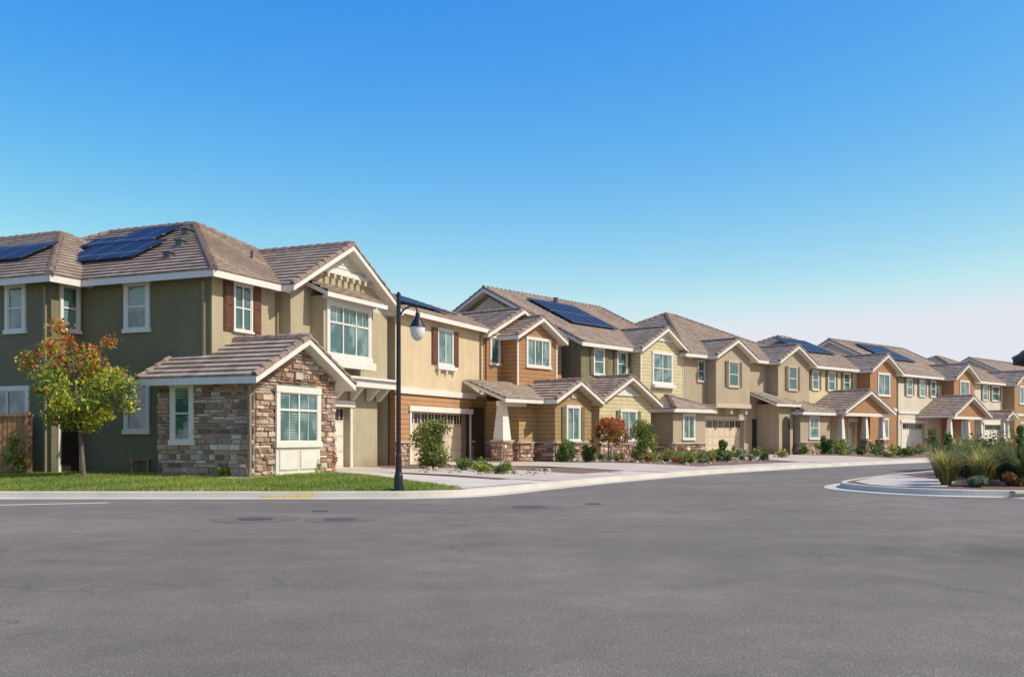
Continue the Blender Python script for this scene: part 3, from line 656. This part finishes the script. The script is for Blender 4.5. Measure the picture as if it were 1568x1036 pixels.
def shrub(name,x,y,r,hgt,pal,n=900,size=.05,z=None):
    z=Hh(x,y) if z is None else z; bl=[]
    for k in range(7 if hgt<1 else 16):
        a=random.uniform(0,6.28);q=random.uniform(0,.6)*r
        zz=z+hgt*random.uniform(.12,.82); rr=r*random.uniform(.3,.5); bl.append(((x+q*math.cos(a),y+q*math.sin(a),zz),(rr,rr,min(rr*1.1,hgt*.35))))
    V,C,_=leafpts(bl,n,size,pal); V[:,2]=np.maximum(V[:,2],z+.005)
    o=fastmesh(name,V,None,np.repeat(C,4,0),'foliage',4)
def tube(B,pts,rad,k=8,col=(1,1,1)):
    pts=[Vector(p) for p in pts]; o=len(B.v)
    for i,p in enumerate(pts):
        t=(pts[min(i+1,len(pts)-1)]-pts[max(i-1,0)]).normalized(); u=t.cross(Vector((.3,1,.1))).normalized(); v=t.cross(u)
        for j in range(k):
            a=2*math.pi*j/k; B.v.append(tuple(p+(u*math.cos(a)+v*math.sin(a))*rad[i])); B.c.append(col)
    for i in range(len(pts)-1):
        for j in range(k): B.f.append((o+i*k+j,o+i*k+(j+1)%k,o+(i+1)*k+(j+1)%k,o+(i+1)*k+j))
    B.f.append(tuple(o+(len(pts)-1)*k+j for j in range(k)))
def tree(name,x,y,H,crown,pal,top=None,n=5000,size=.06,lean=(0,0),ts=.05,nb=30):
    z=Hh(x,y); e=bpy.data.objects.new(name,None); COL.objects.link(e); B=Buf()
    cz,rx,rz=crown; zt=z+H*.9
    trunk=[(x,y,z-.1),(x+lean[0]*.3,y+lean[1]*.3,z+H*.3),(x+lean[0]*.6,y+lean[1],z+H*.55),(x+lean[0],y+lean[1],zt)]
    tube(B,trunk,[ts*1.2,ts,ts*.7,ts*.2]); bl=[]
    for k in range(nb):
        a=k*2.4+random.uniform(-.4,.4); hh=random.uniform(.32,.88)*H; t=hh/H
        bx=x+lean[0]*t;by=y+lean[1]*t; q=rx*random.uniform(.45,1.0)*math.sqrt(max(.1,1-((z+hh+.25-cz)/rz)**2)) if abs(z+hh+.25-cz)<rz else rx*.4
        ex=(bx+q*math.cos(a),by+q*math.sin(a),z+hh+random.uniform(.1,.55))
        mid=((bx+ex[0])/2,(by+ex[1])/2,(z+hh+ex[2])/2-.04); tube(B,[(bx,by,z+hh-.1),mid,ex],[ts*.4,ts*.25,.006],5)
        rr=random.uniform(.2,.38)*rx; bl.append((ex,(rr,rr,rr*.8))); bl.append((mid,(rr*.7,rr*.7,rr*.6)))
    mkobj('trunk_and_limbs',B,'bark',e,uvs=False)
    V,C,c=leafpts(bl,n,size,pal,.2)
    if top is not None:
        tt=np.clip((c[:,2]-(cz+.0))/(rz*.9),0,1)*.85+(c[:,0]-x<-rx*.4)*.15; m_=rng.random(n)<tt; T=np.array(top)[rng.integers(0,len(top),n)]*rng.uniform(.7,1.3,n)[:,None]; C=np.where(m_[:,None],T,C)
    fastmesh('crown_leaves',V,None,np.repeat(C,4,0),'foliage',4,e)
tree('young_red_tipped_tree',-11.75,26.9,4.0,(2.95,1.45,1.4),pk([(.15,.19,.025),(.26,.27,.03),(.09,.14,.02),(.34,.31,.04)],1.6),pk([(.42,.08,.03),(.45,.16,.03),(.3,.2,.04)],1.4),n=7500,size=.064,lean=(-.35,0),ts=.055)
shrub('tall_shrub',-2.75,34.0,.95,1.85,G2+GR[:1],6500,.055)
for (x,y,r,hh,p) in [(-1.6,32.2,.45,.42,G1),(-.9,32.6,.5,.45,G1),(-.2,31.5,.45,.4,G2),(-.9,31.2,.4,.35,YG),(-.3,30.6,.35,.3,G2),
    (-5.9,29.4,.4,.65,G2),(-6.6,28.7,.35,.45,YG),(-7.3,28.1,.3,.35,G2),(-8.4,27.5,.3,.3,G1),(-5.6,30.2,.35,.9,GR),(-7.9,26.9,.25,.25,YG),(-6.2,29.0,.4,.5,YG),(-6.9,28.4,.35,.4,YG)]:
    shrub('low_shrub',x,y,r,hh,p,700,.04)
shrub('rounded_shrub',2.35,43.2,.7,1.0,G1,2400,.05); shrub('slender_shrub',5.7,42.5,.75,2.0,G2,3400,.055)
tree('small_reddish_tree',4.1,41.6,1.9,(1.35,.85,.8),GR,pk([(.42,.10,.03),(.4,.16,.04)],1.4),n=3200,size=.06,ts=.03,nb=22)
shrub('rounded_shrub',3.3,42.2,.5,.8,G1,1200,.05)
random.seed(11)
for i in range(95):
    s_=random.uniform(-3.6,4.4); w_=random.uniform(2.6,8.0)
    x,y,_=f3.T(s_,w_)
    if distf(x,y,KL)<2: continue
    r=random.uniform(.2,.42); shrub('low_shrub',x,y,r,r*random.uniform(.7,1.4),random.choice([G1,G2,GR,YG,SV]),260,.045)
for i in range(130):
    s_=random.uniform(-4.5,64); w_=random.uniform(3.2,9.0) if random.random()<.6 else random.uniform(2.9,4.2)
    if any(a-.3<s_<b+.3 for a,b in ((1,6.8),(18.6,21.5),(27,31.5),(42.6,48.2),(56,60))): continue
    x,y,_=f4.T(s_,w_)
    if distf(x,y,KL)<2: continue
    r=random.uniform(.3,.65); shrub('low_shrub',x,y,r,r*random.uniform(.7,1.6),random.choice([G1,G1,G2,GR,YG,SV]),240,.07)
for s_,w_,hh in ((-2,4,1.0),(8,4.5,1.2),(24.5,3.5,1.8),(26,4,1.5),(40,4,2.2),(53,5,2.4)):
    x,y,_=f4.T(s_,w_); shrub('tall_shrub',x,y,hh*.4,hh,G1,1400,.08)
# scattered garden rocks in the beds
B=Buf()
for i in range(170):
    if i<110: x,y,_=f3.T(random.uniform(-4.5,4.5),random.uniform(2.8,8.5))
    else: x,y=random.uniform(-3,1.4),random.uniform(29.5,33.5)
    if distf(x,y,KL)<1.9: continue
    z=Hh(x,y); r=random.uniform(.04,.14); o=len(B.v)
    for k in range(2):
        for j in range(6):
            a=j*math.pi/3+random.uniform(-.3,.3); q=r*random.uniform(.75,1.15)*(1 if k==0 else .6); B.v.append((x+q*math.cos(a),y+q*math.sin(a),z-.02+k*r*.8)); B.c.append((1,1,1))
    for j in range(6): B.f.append((o+j,o+(j+1)%6,o+6+(j+1)%6,o+6+j))
    B.f.append(tuple(o+6+j for j in range(6)))
mkobj('garden_rocks',B,'garden_rock',uvs=False)
def grassclump(V,C,x,y,z,hgt,rad,n,pal):
    for k in range(n):
        a=random.uniform(0,6.28);l=hgt*random.uniform(.6,1.05);o=rad*random.uniform(.35,1.0);b0=random.uniform(0,.12)
        p0=np.array([x+b0*math.cos(a),y+b0*math.sin(a),z]); p1=p0+np.array([o*.4*math.cos(a),o*.4*math.sin(a),l*.65]); p2=p0+np.array([o*math.cos(a),o*math.sin(a),l*random.uniform(.75,1.0)])
        w=.013; t=np.array([-math.sin(a)*w,math.cos(a)*w,0]); c=np.array(random.choice(pal))*random.uniform(.6,1.3)
        V+= [p0-t,p0+t,p1+t*.8,p1-t*.8, p1-t*.8,p1+t*.8,p2+t*.15,p2-t*.15]; C+=[c*.6]*4+[c]*4
V=[];C=[]
PG=pk([(.09,.13,.035),(.13,.17,.05),(.24,.21,.08),(.06,.09,.025)],1.1)
YGr=pk([(.3,.27,.08),(.2,.2,.06)],1.4)
for i in range(80):
    x=random.uniform(11.0,21);y=random.uniform(24.0,32.5)
    if x<11.3+max(0,(y-25))*.32: continue
    big=random.random()
    grassclump(V,C,x,y,Hh(x,y),.65+.7*big,.45+.3*big,230,PG if i%3 else YGr)
for (x,y) in ((10.9,24.6),(11.7,24.3),(12.6,24.2),(13.6,24.0),(14.8,24.2),(11.5,25.7),(12.8,25.4)):
    grassclump(V,C,x,y,Hh(x,y),.95,.6,300,PG if x>12 else YGr)
fastmesh('ornamental_grass_bed',np.array(V),None,np.array(C),'foliage',4)
for (x,y,r,hh,p) in [(12.3,24.2,.35,.3,GR),(13.3,23.7,.35,.3,GR),(14.4,23.7,.4,.35,GR),(11.4,24.0,.3,.25,SV),(15.2,23.9,.4,.35,G1),(15.6,28,.9,1.2,G1),(17,30,1.1,1.5,G1),(13.9,30.5,.8,1.0,G1),(16.2,33,1.0,1.4,G1)]:
    shrub('island_shrub',x,y,r,hh,p,1500,.05)
# fence
B=Buf()
for i in range(60):
    x=-14.35-i*.15; y=29.0+i*.012
    B.add([(x,y,.1),(x+.138,y,.1),(x+.138,y+.02,.1),(x,y+.02,.1),(x,y,2.0+random.uniform(-.01,.01)),(x+.138,y,2.0),(x+.138,y+.02,2.0),(x,y+.02,2.0)],BOXF)
B.add([(-23.4,29.65,2.0),(-14.2,28.95,2.0),(-14.2,29.07,2.0),(-23.4,29.77,2.0),(-23.4,29.65,2.05),(-14.2,28.95,2.05),(-14.2,29.07,2.05),(-23.4,29.77,2.05)],BOXF)
for i in range(4):
    x=-14.4-i*2.4; B.add([(x,28.94+i*.19,.1),(x+.12,28.94+i*.19,.1),(x+.12,29.07+i*.19,.1),(x,29.07+i*.19,.1),(x,28.94+i*.19,2.12),(x+.12,28.94+i*.19,2.12),(x+.12,29.07+i*.19,2.12),(x,29.07+i*.19,2.12)],BOXF)
mkobj('wooden_fence',B,'wood_fence',uvs=False)
shrub('tall_shrub',-14.3,28.2,.4,1.3,YG,1500,.045)
B=Buf(); bx,by=-11.4,29.6
def bb(x0,x1,y0,y1,z0,z1): B.add([(x0,y0,z0),(x1,y0,z0),(x1,y1,z0),(x0,y1,z0),(x0,y0,z1),(x1,y0,z1),(x1,y1,z1),(x0,y1,z1)],BOXF)
for k in range(4): bb(bx,bx+.6,by-.4+k*.1,by-.32+k*.1,.68,.72)
for a in (bx+.03,bx+.5):
    for c in (by-.38,by-.08): bb(a,a+.06,c,c+.05,.2,.68)
mkobj('garden_bench',B,'wood_fence',uvs=False)
# street lamp
e=bpy.data.objects.new('street_lamp',None); COL.objects.link(e); lx,ly=-2.62,22.62; z0=.145
B=Buf(); tube(B,[(lx,ly,z0),(lx,ly,z0+.05),(lx,ly,z0+.06),(lx,ly,z0+.35),(lx,ly,z0+.42),(lx,ly,z0+.8),(lx,ly,z0+.86),(lx,ly,z0+4.45),(lx,ly,z0+4.5)],[.15,.15,.11,.10,.075,.07,.055,.05,.02],16)
tube(B,[(lx,ly,z0+4.47),(lx,ly,z0+4.5),(lx,ly,z0+4.56),(lx,ly,z0+4.6)],[.03,.055,.045,.005],12); mkobj('post',B,'metal_black',e,uvs=False,smooth=False)
B=Buf(); arc=[(lx,ly,z0+4.02),(lx+.12,ly,z0+4.18),(lx+.27,ly,z0+4.27),(lx+.4,ly,z0+4.24),(lx+.44,ly,z0+4.12)]
tube(B,arc,[.022]*5,8); tube(B,[(lx,ly,z0+4.32),(lx+.2,ly,z0+4.3),(lx+.38,ly,z0+4.26)],[.014]*3,6)
mkobj('arm',B,'metal_black',e,uvs=False)
B=Buf(); cx=lx+.44; tube(B,[(cx,ly,z0+4.16),(cx,ly,z0+4.1),(cx,ly,z0+4.0),(cx,ly,z0+3.93),(cx,ly,z0+3.86),(cx,ly,z0+3.80),(cx,ly,z0+3.78)],[.02,.05,.06,.11,.15,.185,.19],20); mkobj('lantern_hood',B,'metal_black',e,uvs=False)
B=Buf(); tube(B,[(cx,ly,z0+3.785),(cx,ly,z0+3.68),(cx,ly,z0+3.56),(cx,ly,z0+3.48),(cx,ly,z0+3.46)],[.175,.17,.14,.07,.02],20); mkobj('lantern_glass',B,'lamp_glass',e,uvs=False,smooth=True)
# ------------------------------------------------------------------ light, sky, camera
el=math.radians(45); sd=Vector((1,-.33,0)).normalized(); rot=math.atan2(sd.x,sd.y)
D=Vector((sd.x*math.cos(el),sd.y*math.cos(el),math.sin(el)))
sl=bpy.data.lights.new('sun','SUN'); sl.energy=4.5; sl.angle=math.radians(.5); sl.color=(1,.925,.79)
so=bpy.data.objects.new('sun',sl); so.rotation_euler=D.to_track_quat('Z','Y').to_euler(); so.location=(30,-10,40); COL.objects.link(so)
w=bpy.data.worlds.new('World'); scene.world=w; w.use_nodes=True; nt=w.node_tree
bg=nt.nodes['Background']; sk=N(nt,'ShaderNodeTexSky',sky_type='NISHITA'); sk.sun_disc=False; sk.sun_elevation=el; sk.sun_rotation=rot
sk.air_density=1.0; sk.dust_density=1.2; sk.ozone_density=3.0; sk.altitude=0
hs=N(nt,'ShaderNodeHueSaturation'); hs.inputs['Saturation'].default_value=1.35; L(nt,sk.outputs[0],hs.inputs['Color'])
S_=.13; sp=N(nt,'ShaderNodeSeparateColor'); cb=N(nt,'ShaderNodeCombineColor'); L(nt,hs.outputs[0],sp.inputs[0])
for i,(ref,out_,ex,mx) in enumerate(((.26,.66,1.5,.76),(.40,.72,1.12,.80),(.54,.86,.28,.87))):
    t=math_(nt,'POWER',math_(nt,'MAXIMUM',math_(nt,'MULTIPLY',sp.outputs[i],S_/ref),.001),ex)
    t=math_(nt,'MINIMUM',math_(nt,'MULTIPLY',t,out_),mx); L(nt,math_(nt,'DIVIDE',t,S_),cb.inputs[i])
L(nt,cb.outputs[0],bg.inputs['Color']); bg.inputs['Strength'].default_value=S_
c=bpy.data.cameras.new('camera'); c.sensor_width=36; c.lens=1500/1568*36; c.shift_y=150/1568; c.clip_end=5000
co=bpy.data.objects.new('camera',c); co.location=(0,0,1.4); co.rotation_euler=(math.pi/2,0,0); COL.objects.link(co); scene.camera=co
scene.view_settings.view_transform='Standard'; scene.view_settings.look='None'; scene.view_settings.exposure=0
